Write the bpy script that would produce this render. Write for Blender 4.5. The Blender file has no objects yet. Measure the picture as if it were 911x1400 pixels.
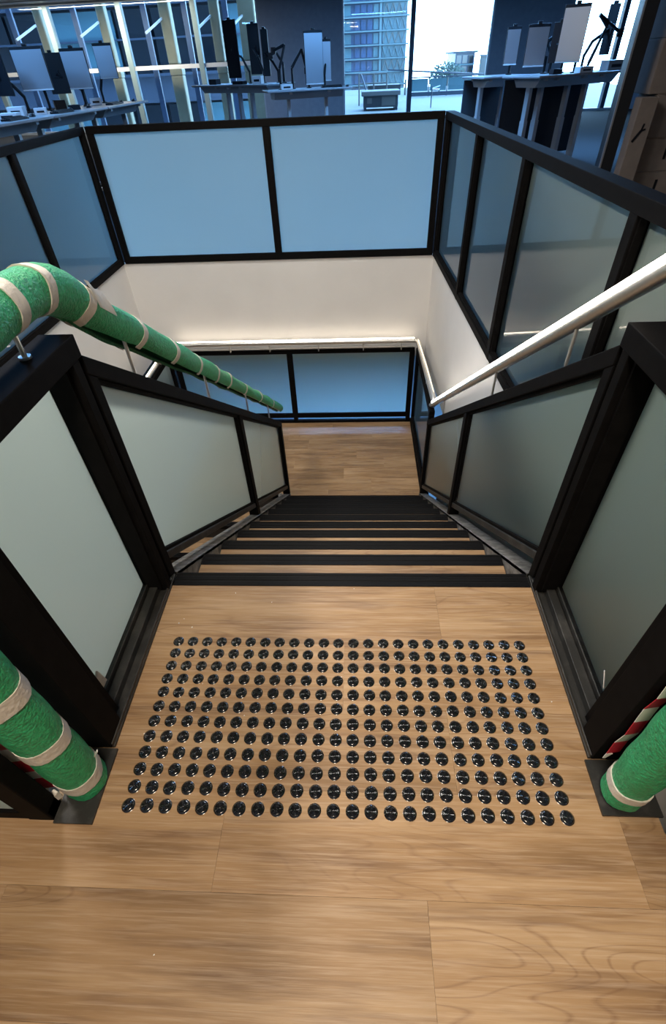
import bpy, bmesh, math, random
from mathutils import Vector, Matrix

C = bpy.context.scene.collection
SC = bpy.context.scene
PI = math.pi
RND = random.Random(7)

# ------------------------------------------------------------------ camera
CAM_Y, CAM_P, CAM_R = 0.07043, 0.748814, -0.049984      # heading, downward pitch, roll
fwd = Vector((-math.sin(CAM_Y)*math.cos(CAM_P), math.cos(CAM_Y)*math.cos(CAM_P), -math.sin(CAM_P)))
rgt = Vector((math.cos(CAM_Y), math.sin(CAM_Y), 0)); upv = rgt.cross(fwd)
rr = math.cos(CAM_R)*rgt + math.sin(CAM_R)*upv
uu = -math.sin(CAM_R)*rgt + math.cos(CAM_R)*upv
cam = bpy.data.cameras.new('camera'); cam_o = bpy.data.objects.new('camera', cam); C.objects.link(cam_o)
m = Matrix((rr, uu, -fwd)).transposed().to_4x4(); m.translation = Vector((0.03647, -1.19993, 1.43985))
cam_o.matrix_world = m
cam.sensor_fit = 'VERTICAL'; cam.sensor_height = 24.0; cam.lens = 661.846/1400*24.0
cam.clip_start = 0.02; cam.clip_end = 500
SC.camera = cam_o

# ------------------------------------------------------------------ sky
world = bpy.data.worlds.new('sky'); SC.world = world; world.use_nodes = True
nt = world.node_tree; nt.nodes.clear()
out = nt.nodes.new('ShaderNodeOutputWorld'); bg = nt.nodes.new('ShaderNodeBackground')
tc = nt.nodes.new('ShaderNodeTexCoord'); sx = nt.nodes.new('ShaderNodeSeparateXYZ'); cr = nt.nodes.new('ShaderNodeValToRGB')
nt.links.new(tc.outputs['Generated'], sx.inputs[0]); nt.links.new(sx.outputs['Z'], cr.inputs[0])
cr.color_ramp.elements[0].position = 0.0; cr.color_ramp.elements[0].color = (.42, .72, 1, 1)
cr.color_ramp.elements[1].position = 0.7; cr.color_ramp.elements[1].color = (.26, .56, 1, 1)
nt.links.new(cr.outputs[0], bg.inputs['Color']); nt.links.new(bg.outputs[0], out.inputs[0])
bg.inputs['Strength'].default_value = 14.0

SC.view_settings.view_transform = 'Standard'; SC.view_settings.look = 'None'
SC.view_settings.exposure = 0.0; SC.view_settings.gamma = 1.0; SC.view_settings.use_curve_mapping = False
SC.cycles.max_bounces = 10; SC.cycles.diffuse_bounces = 4; SC.cycles.glossy_bounces = 4
SC.cycles.transmission_bounces = 8; SC.cycles.transparent_max_bounces = 12
SC.cycles.caustics_reflective = False; SC.cycles.caustics_refractive = False
SC.cycles.sample_clamp_indirect = 40.0

# ceiling lamps, then unseen fill lamps added for brightness (housings built further down)
WARM, NEUTRAL, COOL = (1.0, .84, .66), (1.0, .95, .88), (.17, .47, 1.0)
LAMPS = [   # x, y, size x, size y, watts, colour, label
    (-0.10, -1.75, 0.5, 0.9, 76.0, WARM, 'flat ceiling light above the studded floor'),
    (-1.60, 0.50, 0.3, 1.2, 95.0, NEUTRAL, 'linear ceiling light above the near half of the stair void'),
    (-0.55, 2.70, 1.2, 0.3, 75.0, NEUTRAL, 'linear ceiling light above the far half of the stair void'),
    (1.00, 8.80, 2.4, 0.4, 260.0, COOL, 'added cool fill light nearest to the far balustrade'),  # unseen fill, added to turn the far panes daylight blue
    (-5.20, 6.00, 0.4, 2.4, 170.0, COOL, 'added cool fill light above the left desks'),  # added fill with no seen source, brightens the left side
    (-2.00, 13.5, 2.4, 0.4, 220.0, COOL, 'added cool fill light in front of the dark pier'),  # added unseen fill, lifts the pier fronts and middle desks
    (4.30, 10.8, 2.4, 0.4, 380.0, COOL, 'added cool fill light behind the right desks'),  # unseen fill added to brighten the right-hand pier and desk legs
    (-7.70, 18.2, 5.4, 0.25, 300.0, (1., .93, .78), 'long warm fill light added along the curtain wall'),  # unseen fill added to brighten the fronts of the cream columns
    (0.60, 6.40, 3.4, 0.4, 260.0, COOL, 'cool fill light added to the storey below'),  # unseen fill added so the lower glass panels look blue-lit
]
for lx, ly, sx_, sy_, pw, col_, lab_ in LAMPS:
    l = bpy.data.lights.new('ceiling_or_fill_lamp', 'AREA'); l.shape = 'RECTANGLE'; l.size = sx_; l.size_y = sy_
    l.energy = pw; l.color = col_
    lo = bpy.data.objects.new('ceiling_or_fill_lamp_light', l); C.objects.link(lo); lo.location = (lx, ly, -1.105 if 'below' in lab_ else 2.965 if 'curtain' in lab_ else 2.925)

# ------------------------------------------------------------------ materials
def mat(name):
    M = bpy.data.materials.new(name); M.use_nodes = True
    n = M.node_tree; return M, n, n.nodes['Principled BSDF']
def N(n, t, **kw):
    x = n.nodes.new(t)
    for k, v in kw.items():
        if k in x.inputs: x.inputs[k].default_value = v
        else: setattr(x, k, v)
    return x
def ramp(n, stops):
    r = n.nodes.new('ShaderNodeValToRGB'); e = r.color_ramp.elements
    while len(e) < len(stops): e.new(0.5)
    for q, (p, c) in zip(e, stops): q.position = p; q.color = (*c, 1)
    return r
def plain(name, col, rough=.5, metal=0., spec=.5, noise=0., nscale=8., bump=0., coat=0., bscale=60.):
    M, n, b = mat(name)
    b.inputs['Base Color'].default_value = (*col, 1); b.inputs['Roughness'].default_value = rough
    b.inputs['Metallic'].default_value = metal; b.inputs['Specular IOR Level'].default_value = spec
    b.inputs['Coat Weight'].default_value = coat
    co = N(n, 'ShaderNodeTexCoord')
    if noise:
        t = N(n, 'ShaderNodeTexNoise', Scale=nscale, Detail=5.0)
        n.links.new(co.outputs['Object'], t.inputs['Vector'])
        lo = tuple(c*(1-noise) for c in col); hi = tuple(min(1, c*(1+noise)) for c in col)
        r = ramp(n, [(.3, lo), (.7, hi)]); n.links.new(t.outputs['Fac'], r.inputs[0]); n.links.new(r.outputs[0], b.inputs['Base Color'])
    if bump:
        t2 = N(n, 'ShaderNodeTexNoise', Scale=bscale, Detail=3.0); n.links.new(co.outputs['Object'], t2.inputs['Vector'])
        bp = N(n, 'ShaderNodeBump', Strength=bump, Distance=.01); n.links.new(t2.outputs['Fac'], bp.inputs['Height']); n.links.new(bp.outputs[0], b.inputs['Normal'])
    return M
def emit(name, col, s):
    M, n, b = mat(name); b.inputs['Base Color'].default_value = (0, 0, 0, 1)
    b.inputs['Emission Color'].default_value = (*col, 1); b.inputs['Emission Strength'].default_value = s
    return M
def wood_mat():
    M, n, b = mat('oak_vinyl')
    co = N(n, 'ShaderNodeTexCoord'); oi = N(n, 'ShaderNodeObjectInfo')
    mu = N(n, 'ShaderNodeMath', operation='MULTIPLY'); mu.inputs[1].default_value = 31.0; n.links.new(oi.outputs['Random'], mu.inputs[0])
    cx = N(n, 'ShaderNodeCombineXYZ'); n.links.new(mu.outputs[0], cx.inputs[0]); n.links.new(mu.outputs[0], cx.inputs[1]); n.links.new(mu.outputs[0], cx.inputs[2])
    ad = N(n, 'ShaderNodeVectorMath', operation='ADD'); n.links.new(co.outputs['Object'], ad.inputs[0]); n.links.new(cx.outputs[0], ad.inputs[1])
    def stretch(s):
        v = N(n, 'ShaderNodeVectorMath', operation='MULTIPLY'); v.inputs[1].default_value = s; n.links.new(ad.outputs[0], v.inputs[0]); return v
    broad = N(n, 'ShaderNodeTexNoise', Scale=1.0, Detail=4.0, Roughness=.55); n.links.new(stretch((1.3, 9., 1.)).outputs[0], broad.inputs['Vector'])
    warp = N(n, 'ShaderNodeTexNoise', Scale=1.0, Detail=2.0); n.links.new(stretch((.9, 5.5, 1.)).outputs[0], warp.inputs['Vector'])
    rings = N(n, 'ShaderNodeMath', operation='MULTIPLY'); rings.inputs[1].default_value = 22.0; n.links.new(warp.outputs['Fac'], rings.inputs[0])
    fr = N(n, 'ShaderNodeMath', operation='PINGPONG'); fr.inputs[1].default_value = .5; n.links.new(rings.outputs[0], fr.inputs[0])
    fine = N(n, 'ShaderNodeTexNoise', Scale=1.0, Detail=3.0, Roughness=.7); n.links.new(stretch((5., 150., 1.)).outputs[0], fine.inputs['Vector'])
    streak = N(n, 'ShaderNodeTexNoise', Scale=1.0, Detail=3.0, Roughness=.6); n.links.new(stretch((2.2, 26., 1.)).outputs[0], streak.inputs['Vector'])
    base = ramp(n, [(.26, (.19, .108, .050)), (.47, (.33, .199, .096)), (.70, (.43, .283, .152))]); n.links.new(broad.outputs['Fac'], base.inputs[0])
    def mixc(a, bcol, facsock, amount, mode='MIX'):
        x = N(n, 'ShaderNodeMix', data_type='RGBA', blend_type=mode)
        f = N(n, 'ShaderNodeMath', operation='MULTIPLY'); f.inputs[1].default_value = amount; n.links.new(facsock, f.inputs[0])
        n.links.new(f.outputs[0], x.inputs[0]); n.links.new(a, x.inputs[6]); x.inputs[7].default_value = (*bcol, 1); return x.outputs[2]
    r1 = ramp(n, [(.0, (0, 0, 0)), (.38, (0, 0, 0)), (.5, (1, 1, 1))]); n.links.new(fr.outputs[0], r1.inputs[0])
    mk = N(n, 'ShaderNodeTexNoise', Scale=1.0, Detail=1.0); n.links.new(stretch((.8, 2.5, 1.)).outputs[0], mk.inputs['Vector'])
    mkr = ramp(n, [(.48, (0, 0, 0)), (.60, (1, 1, 1))]); n.links.new(mk.outputs['Fac'], mkr.inputs[0])
    mkm = N(n, 'ShaderNodeMath', operation='MULTIPLY'); n.links.new(r1.outputs[0], mkm.inputs[0]); n.links.new(mkr.outputs[0], mkm.inputs[1])
    c = mixc(base.outputs[0], (.20, .105, .05), mkm.outputs[0], .60)
    r2 = ramp(n, [(.50, (0, 0, 0)), (.70, (1, 1, 1))]); n.links.new(streak.outputs['Fac'], r2.inputs[0])
    c = mixc(c, (.15, .080, .042), r2.outputs[0], .70)
    r3 = ramp(n, [(.45, (0, 0, 0)), (.75, (1, 1, 1))]); n.links.new(fine.outputs['Fac'], r3.inputs[0])
    c = mixc(c, (.60, .45, .31), r3.outputs[0], .42)
    hv = N(n, 'ShaderNodeHueSaturation'); n.links.new(c, hv.inputs['Color'])
    vr = N(n, 'ShaderNodeMapRange'); vr.inputs['To Min'].default_value = .86; vr.inputs['To Max'].default_value = 1.1
    n.links.new(oi.outputs['Random'], vr.inputs['Value']); n.links.new(vr.outputs[0], hv.inputs['Value'])
    n.links.new(hv.outputs[0], b.inputs['Base Color'])
    b.inputs['Roughness'].default_value = .46; b.inputs['Specular IOR Level'].default_value = .35
    bp = N(n, 'ShaderNodeBump', Strength=.22, Distance=.004); n.links.new(fine.outputs['Fac'], bp.inputs['Height']); n.links.new(bp.outputs[0], b.inputs['Normal'])
    return M
def frosted(name, trans, refl, amount):
    """etched face of a laminated pane: light is scattered through it and a part is scattered back"""
    M, n, b = mat(name)
    d = N(n, 'ShaderNodeBsdfDiffuse', Color=(*refl, 1)); t = N(n, 'ShaderNodeBsdfTranslucent', Color=(*trans, 1))
    co = N(n, 'ShaderNodeTexCoord'); tx = N(n, 'ShaderNodeTexNoise', Scale=1.4, Detail=2.0); n.links.new(co.outputs['Object'], tx.inputs['Vector'])
    rr_ = ramp(n, [(.3, tuple(c*.94 for c in refl)), (.7, refl)]); n.links.new(tx.outputs['Fac'], rr_.inputs[0]); n.links.new(rr_.outputs[0], d.inputs['Color'])
    m1 = N(n, 'ShaderNodeMixShader', Fac=amount); n.links.new(d.outputs[0], m1.inputs[1]); n.links.new(t.outputs[0], m1.inputs[2])
    n.links.new(m1.outputs[0], n.nodes['Material Output'].inputs['Surface'])
    return M
def clear(name, tint=(.93, .97, 1.), gloss=.02, ior=1.4):
    M, n, b = mat(name)
    t = N(n, 'ShaderNodeBsdfTransparent', Color=(*tint, 1)); g = N(n, 'ShaderNodeBsdfGlossy', Roughness=gloss); fz = N(n, 'ShaderNodeFresnel', IOR=ior)
    x = N(n, 'ShaderNodeMixShader'); n.links.new(fz.outputs[0], x.inputs[0]); n.links.new(t.outputs[0], x.inputs[1]); n.links.new(g.outputs[0], x.inputs[2])
    n.links.new(x.outputs[0], n.nodes['Material Output'].inputs['Surface'])
    return M
def dusty(name, col, dust, lo=.45, hi=.75, rough=.6, scale=14.):
    M, n, b = mat(name)
    co = N(n, 'ShaderNodeTexCoord'); t = N(n, 'ShaderNodeTexNoise', Scale=scale, Detail=8.0, Roughness=.65); n.links.new(co.outputs['Object'], t.inputs['Vector'])
    r = ramp(n, [(lo, col), (hi, dust)]); n.links.new(t.outputs['Fac'], r.inputs[0]); n.links.new(r.outputs[0], b.inputs['Base Color'])
    b.inputs['Roughness'].default_value = rough
    return M

WOOD = wood_mat()
BLACK = plain('black_powder_coat', (.005, .0047, .0048), .65, spec=.05, noise=.2, nscale=30)
KERB = dusty('dusty_black_steel', (.016, .016, .015), (.075, .072, .066), .5, .85, .5)
STRING = dusty('dusty_grey_steel', (.06, .06, .058), (.27, .26, .245), .38, .68, .6, 22.)
NOSE = plain('black_nosing_grit', (.0045, .0045, .005), .5, spec=.10, noise=.25, nscale=120, bump=.15, bscale=500)
RISER = plain('dark_riser', (.03, .03, .03), .6)
STUD = plain('black_stud_plastic', (.006, .006, .007), .17, spec=1.0, coat=1.0)
STUD_EDGE = plain('stud_sealant', (.16, .14, .12), .5)
GLASS = frosted('etched_glass', (.84, .96, .90), (.68, .79, .73), .60)
WHITE = plain('white_plaster', (.70, .68, .66), .75, spec=.25, noise=.03, nscale=3)
LOWF = plain('grey_lower_floor', (.22, .22, .22), .6)
CEIL = plain('ceiling_white', (.78, .78, .78), .8, spec=.2, noise=.03)
STEEL = plain('brushed_stainless', (.78, .76, .73), .36, metal=.92, noise=.06, nscale=40)
LED = emit('led_strip_glow', (1., .90, .76), 22.0)
LED_DIM = emit('led_strip_dim_glow', (1., .82, .55), 2.2)
LED_SOFT = emit('led_strip_soft_glow', (1., .86, .68), 11.0)
FOAM = plain('green_foam', (.024, .335, .135), .45, spec=.55, noise=.25, nscale=70, bump=.8, bscale=150)
FOAM_SHADE = plain('green_foam_inner_shade', (.012, .16, .07), .7, noise=.2, nscale=40)  # shade inside the open sleeve put into a darker green
TAPE = plain('masking_tape', (.60, .56, .49), .6, noise=.08, nscale=30, bump=.35, bscale=90)
RED = plain('barrier_red', (.46, .012, .03), .4)
BWHITE = plain('barrier_white', (.72, .70, .64), .4)
CHIP = plain('plaster_chip', (.8, .78, .74), .8)
CARPET = plain('grey_carpet', (.032, .034, .038), .95, spec=.1, noise=.3, nscale=60)
DWALL = plain('slate_wall_paint', (.28, .31, .36), .6, spec=.3, noise=.06)
WGREY = plain('light_aluminium', (.42, .46, .50), .4, metal=.3)
MULL = plain('pale_steel_mullion', (.30, .40, .42), .35, metal=.2)
MULLF = plain('blue_outer_fin', (.14, .20, .33), .4)
MULLB = plain('blue_grey_mullion', (.03, .045, .08), .4)
PANE = clear('window_glass')
GLASS_SATIN = clear('satin_glass_face', (.95, .98, .97), .32, 1.3)
GLASS_FACE = clear('polished_glass_face', (.95, .98, .97), .04, 1.48)
CREAM = plain('cream_column_paint', (.34, .30, .20), .7, noise=.06)
DESKTOP = plain('pale_desk_laminate', (.26, .26, .27), .4, noise=.05)
DESKLEG = plain('silver_desk_leg', (.46, .48, .50), .35, metal=.3)
DARKP = plain('dark_plastic', (.010, .011, .014), .4, spec=.25)
SCREEN = plain('brushed_silver_panel', (.50, .52, .56), .36, metal=.9)
SILVER = plain('silver_plastic', (.28, .29, .30), .35, metal=.4)
SLATE = plain('slate_fabric', (.03, .036, .046), .9)
CARD = plain('cardboard', (.20, .168, .15), .85, spec=.15, noise=.08, nscale=12)
WPLAST = plain('white_plastic', (.62, .64, .66), .4)
FACADE = plain('dark_blue_facade', (0.0102, 0.0168, 0.0306), .3, spec=.6, noise=.15, nscale=.4)
FAC_BAND = plain('blue_facade_band', (0.0277, 0.0422, 0.0722), .5, noise=.12, nscale=.6)
FAC_WIN = plain('facade_window_dark', (0.0026, 0.0048, 0.0092), .12, spec=.8)
FAC_LIT = plain('facade_window_pale', (0.0549, 0.1260, 0.1650), .2, spec=.8)  # pale base colour stands in for the light of lit panes
TOWER_B = plain('tower_glass_blue', (0.0187, 0.0416, 0.0934), .25, spec=.5, noise=.25, nscale=.5)
TOWER_C = plain('tower_glass_cyan', (0.0446, 0.0971, 0.1185), .25, spec=.5, noise=.25, nscale=.5)
TOWER_S = plain('tower_slab_pale', (0.0720, 0.1221, 0.1365), .6)
EXT_WHITE = plain('pale_render', (0.1035, 0.1035, 0.0981), .8, noise=.08, nscale=.5)
TERR = plain('white_terrace', (0.1307, 0.1307, 0.1307), .8, noise=.05, nscale=1)
EXT_GREY = plain('plant_grey', (0.0242, 0.0301, 0.0363), .5, noise=.1)
EXT_BLUE = plain('pergola_blue_steel', (0.0086, 0.0194, 0.0363), .4)
LEAF = plain('pale_leaves', (0.0272, 0.0463, 0.0338), .8, noise=.35, nscale=9)
BARK = plain('bark', (0.0121, 0.0106, 0.0091), .9)

# ------------------------------------------------------------------ mesh helpers
OFF = {}
class MB:
    def __init__(self): self.v = []; self.f = []; self.mi = []
    def hexa(self, p, mi=0):            # 8 corners: bottom 0-3 counter-clockwise, top 4-7
        o = len(self.v); self.v += [tuple(q) for q in p]
        for q in ((3, 2, 1, 0), (4, 5, 6, 7), (0, 1, 5, 4), (1, 2, 6, 5), (2, 3, 7, 6), (3, 0, 4, 7)):
            self.f.append([o+i for i in q]); self.mi.append(mi)
        return self
    def box(self, x0, x1, y0, y1, z0, z1, mi=0):
        x0, x1 = min(x0, x1), max(x0, x1); y0, y1 = min(y0, y1), max(y0, y1); z0, z1 = min(z0, z1), max(z0, z1)
        return self.hexa([(x0, y0, z0), (x1, y0, z0), (x1, y1, z0), (x0, y1, z0), (x0, y0, z1), (x1, y0, z1), (x1, y1, z1), (x0, y1, z1)], mi)
    def bar(self, a, b, w, h, mi=0, up=(0, 0, 1)):    # a box along a->b
        a, b = Vector(a), Vector(b); d = (b-a).normalized(); u = Vector(up)
        if abs(d.dot(u)) > .98: u = Vector((0, 1, 0))
        s = d.cross(u).normalized()*(w/2); t = s.cross(d).normalized()*(h/2)
        return self.hexa([a-s-t, a+s-t, b+s-t, b-s-t, a-s+t, a+s+t, b+s+t, b-s+t], mi)
    def slab(self, a, b, d0, d1, za, zb, mi=0):       # upright wall piece from a to b (xy), offset d0..d1 to the left of a->b, heights (lo,hi) at each end
        a, b = Vector((a[0], a[1], 0)), Vector((b[0], b[1], 0)); d = (b-a).normalized(); n = Vector((-d.y, d.x, 0))
        d0, d1 = min(d0, d1), max(d0, d1)
        P = [a+n*d0, b+n*d0, b+n*d1, a+n*d1]; Z = [za, zb, zb, za]
        return self.hexa([p+Vector((0, 0, z[0])) for p, z in zip(P, Z)]+[p+Vector((0, 0, z[1])) for p, z in zip(P, Z)], mi)
    def prism(self, poly, axis, lo, hi, mi=0):        # poly in the two other axes
        o = len(self.v); k = len(poly)
        def pt(a, b, c): return ((c, a, b), (a, c, b), (a, b, c))[axis]
        for c in (lo, hi):
            for a, b in poly: self.v.append(pt(a, b, c))
        self.f.append([o+i for i in range(k)][::-1]); self.mi.append(mi); self.f.append([o+k+i for i in range(k)]); self.mi.append(mi)
        for i in range(k):
            j = (i+1) % k; self.f.append([o+i, o+j, o+k+j, o+k+i]); self.mi.append(mi)
        return self
    def sweep(self, path, prof, closed=True, caps=True, up=(1, 0, 0), mi=0):   # prof(i, t) -> list of (a, b) in the normal plane
        path = [Vector(p) for p in path]; n = len(path); rings = []
        for i, p in enumerate(path):
            d = (path[min(i+1, n-1)]-path[max(i-1, 0)]).normalized(); s = Vector(up)
            s = (s-d*s.dot(d)).normalized(); t = d.cross(s)
            o = len(self.v); pr = prof(i, i/max(1, n-1))
            for a, b in pr: self.v.append(tuple(p+s*a+t*b))
            rings.append((o, len(pr)))
        for (o1, k), (o2, _) in zip(rings, rings[1:]):
            for j in range(k if closed else k-1):
                q = (j+1) % k; self.f.append([o1+j, o1+q, o2+q, o2+j]); self.mi.append(mi)
        if caps and closed:
            o, k = rings[0]; self.f.append([o+j for j in range(k)][::-1]); self.mi.append(mi)
            o, k = rings[-1]; self.f.append([o+j for j in range(k)]); self.mi.append(mi)
        return self
    def tube(self, path, r, seg=12, up=(1, 0, 0), mi=0):
        rf = r if callable(r) else (lambda t: r)
        return self.sweep(path, lambda i, t: [(rf(t)*math.cos(2*PI*j/seg), rf(t)*math.sin(2*PI*j/seg)) for j in range(seg)], up=up, mi=mi)
    def rod(self, a, b, r, seg=10, r2=None, mi=0):
        d = Vector(b)-Vector(a); up = (1, 0, 0) if abs(d.normalized().x) < .9 else (0, 1, 0)
        r2 = r if r2 is None else r2
        return self.tube([a, b], lambda t: r+(r2-r)*t, seg, up, mi)
    def lathe(self, prof, c=(0, 0, 0), seg=24, mi=0):
        o = len(self.v); k = len(prof)
        for r, z in prof:
            for j in range(seg): self.v.append((c[0]+r*math.cos(2*PI*j/seg), c[1]+r*math.sin(2*PI*j/seg), c[2]+z))
        for i in range(k-1):
            for j in range(seg):
                q = (j+1) % seg; self.f.append([o+i*seg+j, o+i*seg+q, o+(i+1)*seg+q, o+(i+1)*seg+j]); self.mi.append(mi)
        self.f.append([o+j for j in range(seg)][::-1]); self.mi.append(mi)
        self.f.append([o+(k-1)*seg+j for j in range(seg)]); self.mi.append(mi)
        return self
    def mesh(self, name, mats, off=(0, 0, 0), smooth=None, recalc=True):
        me = bpy.data.meshes.new(name); ox, oy, oz = off
        me.from_pydata([(x-ox, y-oy, z-oz) for x, y, z in self.v], [], self.f)
        for q in (mats if isinstance(mats, (list, tuple)) else [mats]): me.materials.append(q)
        me.polygons.foreach_set('material_index', self.mi)
        if recalc:
            bm = bmesh.new(); bm.from_mesh(me); bmesh.ops.recalc_face_normals(bm, faces=bm.faces); bm.to_mesh(me); bm.free()
        me.update()
        if smooth is not None:
            me.shade_smooth(); me.set_sharp_from_angle(angle=math.radians(smooth))
        return me
    def build(self, name, mats, parent=None, at=None, smooth=None, bevel=0., label=None, local=False, seg=2):
        if parent is not None:
            off = (0, 0, 0) if local else OFF[parent.name]
            loc = (0, 0, 0)
        else:
            off = at or (0, 0, 0); loc = off
        o = bpy.data.objects.new(name, self.mesh(name, mats, off, smooth)); C.objects.link(o); o.location = loc
        if parent is not None: o.parent = parent
        OFF[o.name] = off
        if bevel:
            b = o.modifiers.new('edge', 'BEVEL'); b.width = bevel; b.segments = seg; b.limit_method = 'ANGLE'; b.angle_limit = math.radians(40)
        if label: o['label'] = label
        return o
def frosted_pane(mb, axis_dir, parent, face=None):
    """turn a slab into a laminated pane: the faces looking along axis_dir are polished, the others etched"""
    o = mb.build('glass_panel', [GLASS, face or GLASS_FACE], parent)
    d = Vector(axis_dir).normalized(); n_et = 0
    for p in o.data.polygons:
        if p.normal.dot(d) > .9 or abs(p.normal.dot(d)) < .5: p.material_index = 1
    return o
def tag(o, label, cat, group=None, kind=None):
    o['label'] = label; o['category'] = cat
    if group: o['group'] = group
    if kind: o['kind'] = kind
    return o
def thing(name, loc, label, cat, group=None, rz=0.):
    o = bpy.data.objects.new(name, None); C.objects.link(o); o.location = loc; o.rotation_euler = (0, 0, rz)
    o.empty_display_size = .05
    OFF[o.name] = tuple(loc)
    return tag(o, label, cat, group)
def struct(o, label=None):
    o['kind'] = 'structure'
    if label: o['label'] = label
    return o
def sempty(name, loc, label):
    o = bpy.data.objects.new(name, None); C.objects.link(o); o.location = loc; OFF[o.name] = tuple(loc)
    return struct(o, label)
def copy_tree(o, parent=None):
    c = o.copy(); C.objects.link(c); c.parent = parent
    for ch in list(o.children): copy_tree(ch, c)
    return c

R_, G_ = .19, .2675              # riser, going
SL = -R_/G_
XR0 = .775                       # inner line of the slanting right edge of the void
def xr(y): return XR0+.0385*(4.1-y)
FLOOR_LOW = -3.8; ZC = 3.0; YW = 19.0; XL, XRW, YB = -12.5, 9.0, -4.0

# ------------------------------------------------------------------ floors
mb = MB().box(-4, 3.2, YB, -.835, -.3, -.006)
mb.hexa([(-.785, -.835, -.3), (.80, -.835, -.3), (.80, -.012, -.3), (-.785, -.012, -.3), (-.785, -.835, -.006), (.80, -.835, -.006), (.80, -.012, -.006), (-.785, -.012, -.006)])
floor = struct(mb.build('floor', RISER), 'timber plank floor at the head of the stairs')
def plank(poly, z, parent, th=.006):
    cx = sum(p[0] for p in poly)/len(poly); cy = sum(p[1] for p in poly)/len(poly)
    p2 = [(x-cx, y-cy) for x, y in poly]
    o = bpy.data.objects.new('plank', MB().prism(p2, 2, 0, th).mesh('plank', WOOD)); C.objects.link(o)
    ox, oy, oz = OFF[parent.name]; o.parent = parent; o.location = (cx-ox, cy-oy, z-th-oz)
    return o
def rect(x0, x1, y0, y1, g=.00025): return [(x0+g, y0+g), (x1-g, y0+g), (x1-g, y1-g), (x0+g, y1-g)]
TX0, TX1 = -.785, .80            # width of the landing tongue
for (y0, y1, joints) in ((-.31, -.0635, (.318,)), (-.535, -.31, (-.01,)), (-.76, -.535, (.30, -.716))):
    xs = sorted([TX0, TX1]+list(joints))
    for a, b in zip(xs, xs[1:]): plank(rect(a, b, y0, y1), 0, floor)
y0, y1, g = -.985, -.76, .00025
plank([(-1.332, y0+g), (-.316-g, y0+g), (-.316-g, y1-g), (TX0, y1-g), (TX0, -.835), (-1.332, -.835)], 0, floor)
plank(rect(-.316, .70, y0, y1), 0, floor)
plank([(.70+g, y0+g), (1.716, y0+g), (1.716, -.835), (TX1, -.835), (TX1, y1-g), (.70+g, y1-g)], 0, floor)
plank(rect(-2.348, -1.332, y0, -.835), 0, floor); plank(rect(1.716, 2.732, y0, -.835), 0, floor)
L = 1.016
for k, x0 in enumerate((.196, -.52, .43, .05, -.30)):
    b1 = -.985-.225*k; b0 = b1-.225
    for j in range(-3, 3):
        a, b = x0+j*L, x0+(j+1)*L
        if b > -2.6 and a < 2.8: plank(rect(a, b, b0, b1), 0, floor)

office = MB().box(XL, XRW, 4.15, YW, -1.02, -.001).box(XL, -2.40, -.86, 4.15, -1.02, -.001).box(XL, -4.0, YB, -.86, -1.02, -.001)
office.hexa([(xr(-.86)+.04, -.86, -1.02), (XRW, -.86, -1.02), (XRW, 4.15, -1.02), (xr(4.15)+.04, 4.15, -1.02)]+[(xr(-.86)+.04, -.86, -.001), (XRW, -.86, -.001), (XRW, 4.15, -.001), (xr(4.15)+.04, 4.15, -.001)])
office.box(3.2, XRW, YB, -.86, -1.02, -.001)
struct(office.build('floor', CARPET), 'charcoal carpet floor of the office around the stairwell')
struct(MB().box(XL, XRW, YB, YW, FLOOR_LOW-.2, FLOOR_LOW).build('floor', LOWF), 'floor of the storey below the stairs')
struct(MB().box(XL, XRW, YB, YW+.2, ZC, ZC+.15).build('ceiling', CEIL))

# faces of the void (white plaster fascias)
struct(MB().box(-2.40, xr(4.1)+.06, 4.088, 4.15, -1.05, -.002).build('wall_fascia_far', WHITE), 'white plaster fascia under the far balustrade')
struct(MB().box(-2.40, -2.362, -.86, 4.088, -1.05, -.002).build('wall_fascia_left', WHITE))
struct(MB().slab((xr(4.088)+.018, 4.088), (xr(-.86)+.018, -.86), 0, .04, (-1.05, -.002), (-1.05, -.002)).build('wall_fascia_right', WHITE), 'white plaster fascia along the right-hand side of the stairwell')
struct(MB().slab((xr(2.62)+.018, 2.62), (xr(-.86)+.018, -.86), 0, .04, (-3.8, -1.05), (-3.8, -1.05)).build('wall_stair_side_gap_block', WHITE), 'white wall added below the right-hand fascia to block blue light')  # added to block the blue light showing under the right stair rail
struct(MB().box(-2.40, -.785, -.870, -.835, -1.05, -.30).build('wall_fascia_near', WHITE))

# ------------------------------------------------------------------ office walls and windows
fw = MB()
for a, b in ((-2.88, -.40), (4.02, 6.22), (8.2, XRW)): fw.box(a, b, YW, YW+.35, 0, ZC)
struct(fw.build('wall_far', DWALL), 'slate grey piers between the far windows')
struct(MB().box(XL, XRW, YW, YW+.35, -1.02, 0).build('wall_far_spandrel', WGREY))
struct(MB().box(XRW, XRW+.2, YB, YW+.35, FLOOR_LOW, ZC).build('wall_right', DWALL))
struct(MB().box(XL-.2, XL, YB, YW+.35, FLOOR_LOW, ZC).build('wall_left', DWALL))
struct(MB().box(XL, XRW, YB-.2, YB, FLOOR_LOW, ZC).build('wall_back', DWALL))
lw = MB()
for a, b in ((-2.88, -1.9), (4.02, 4.9)): lw.box(a, b, YW, YW+.35, FLOOR_LOW, -1.02)
struct(lw.build('wall_lower_far', DWALL))

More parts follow.
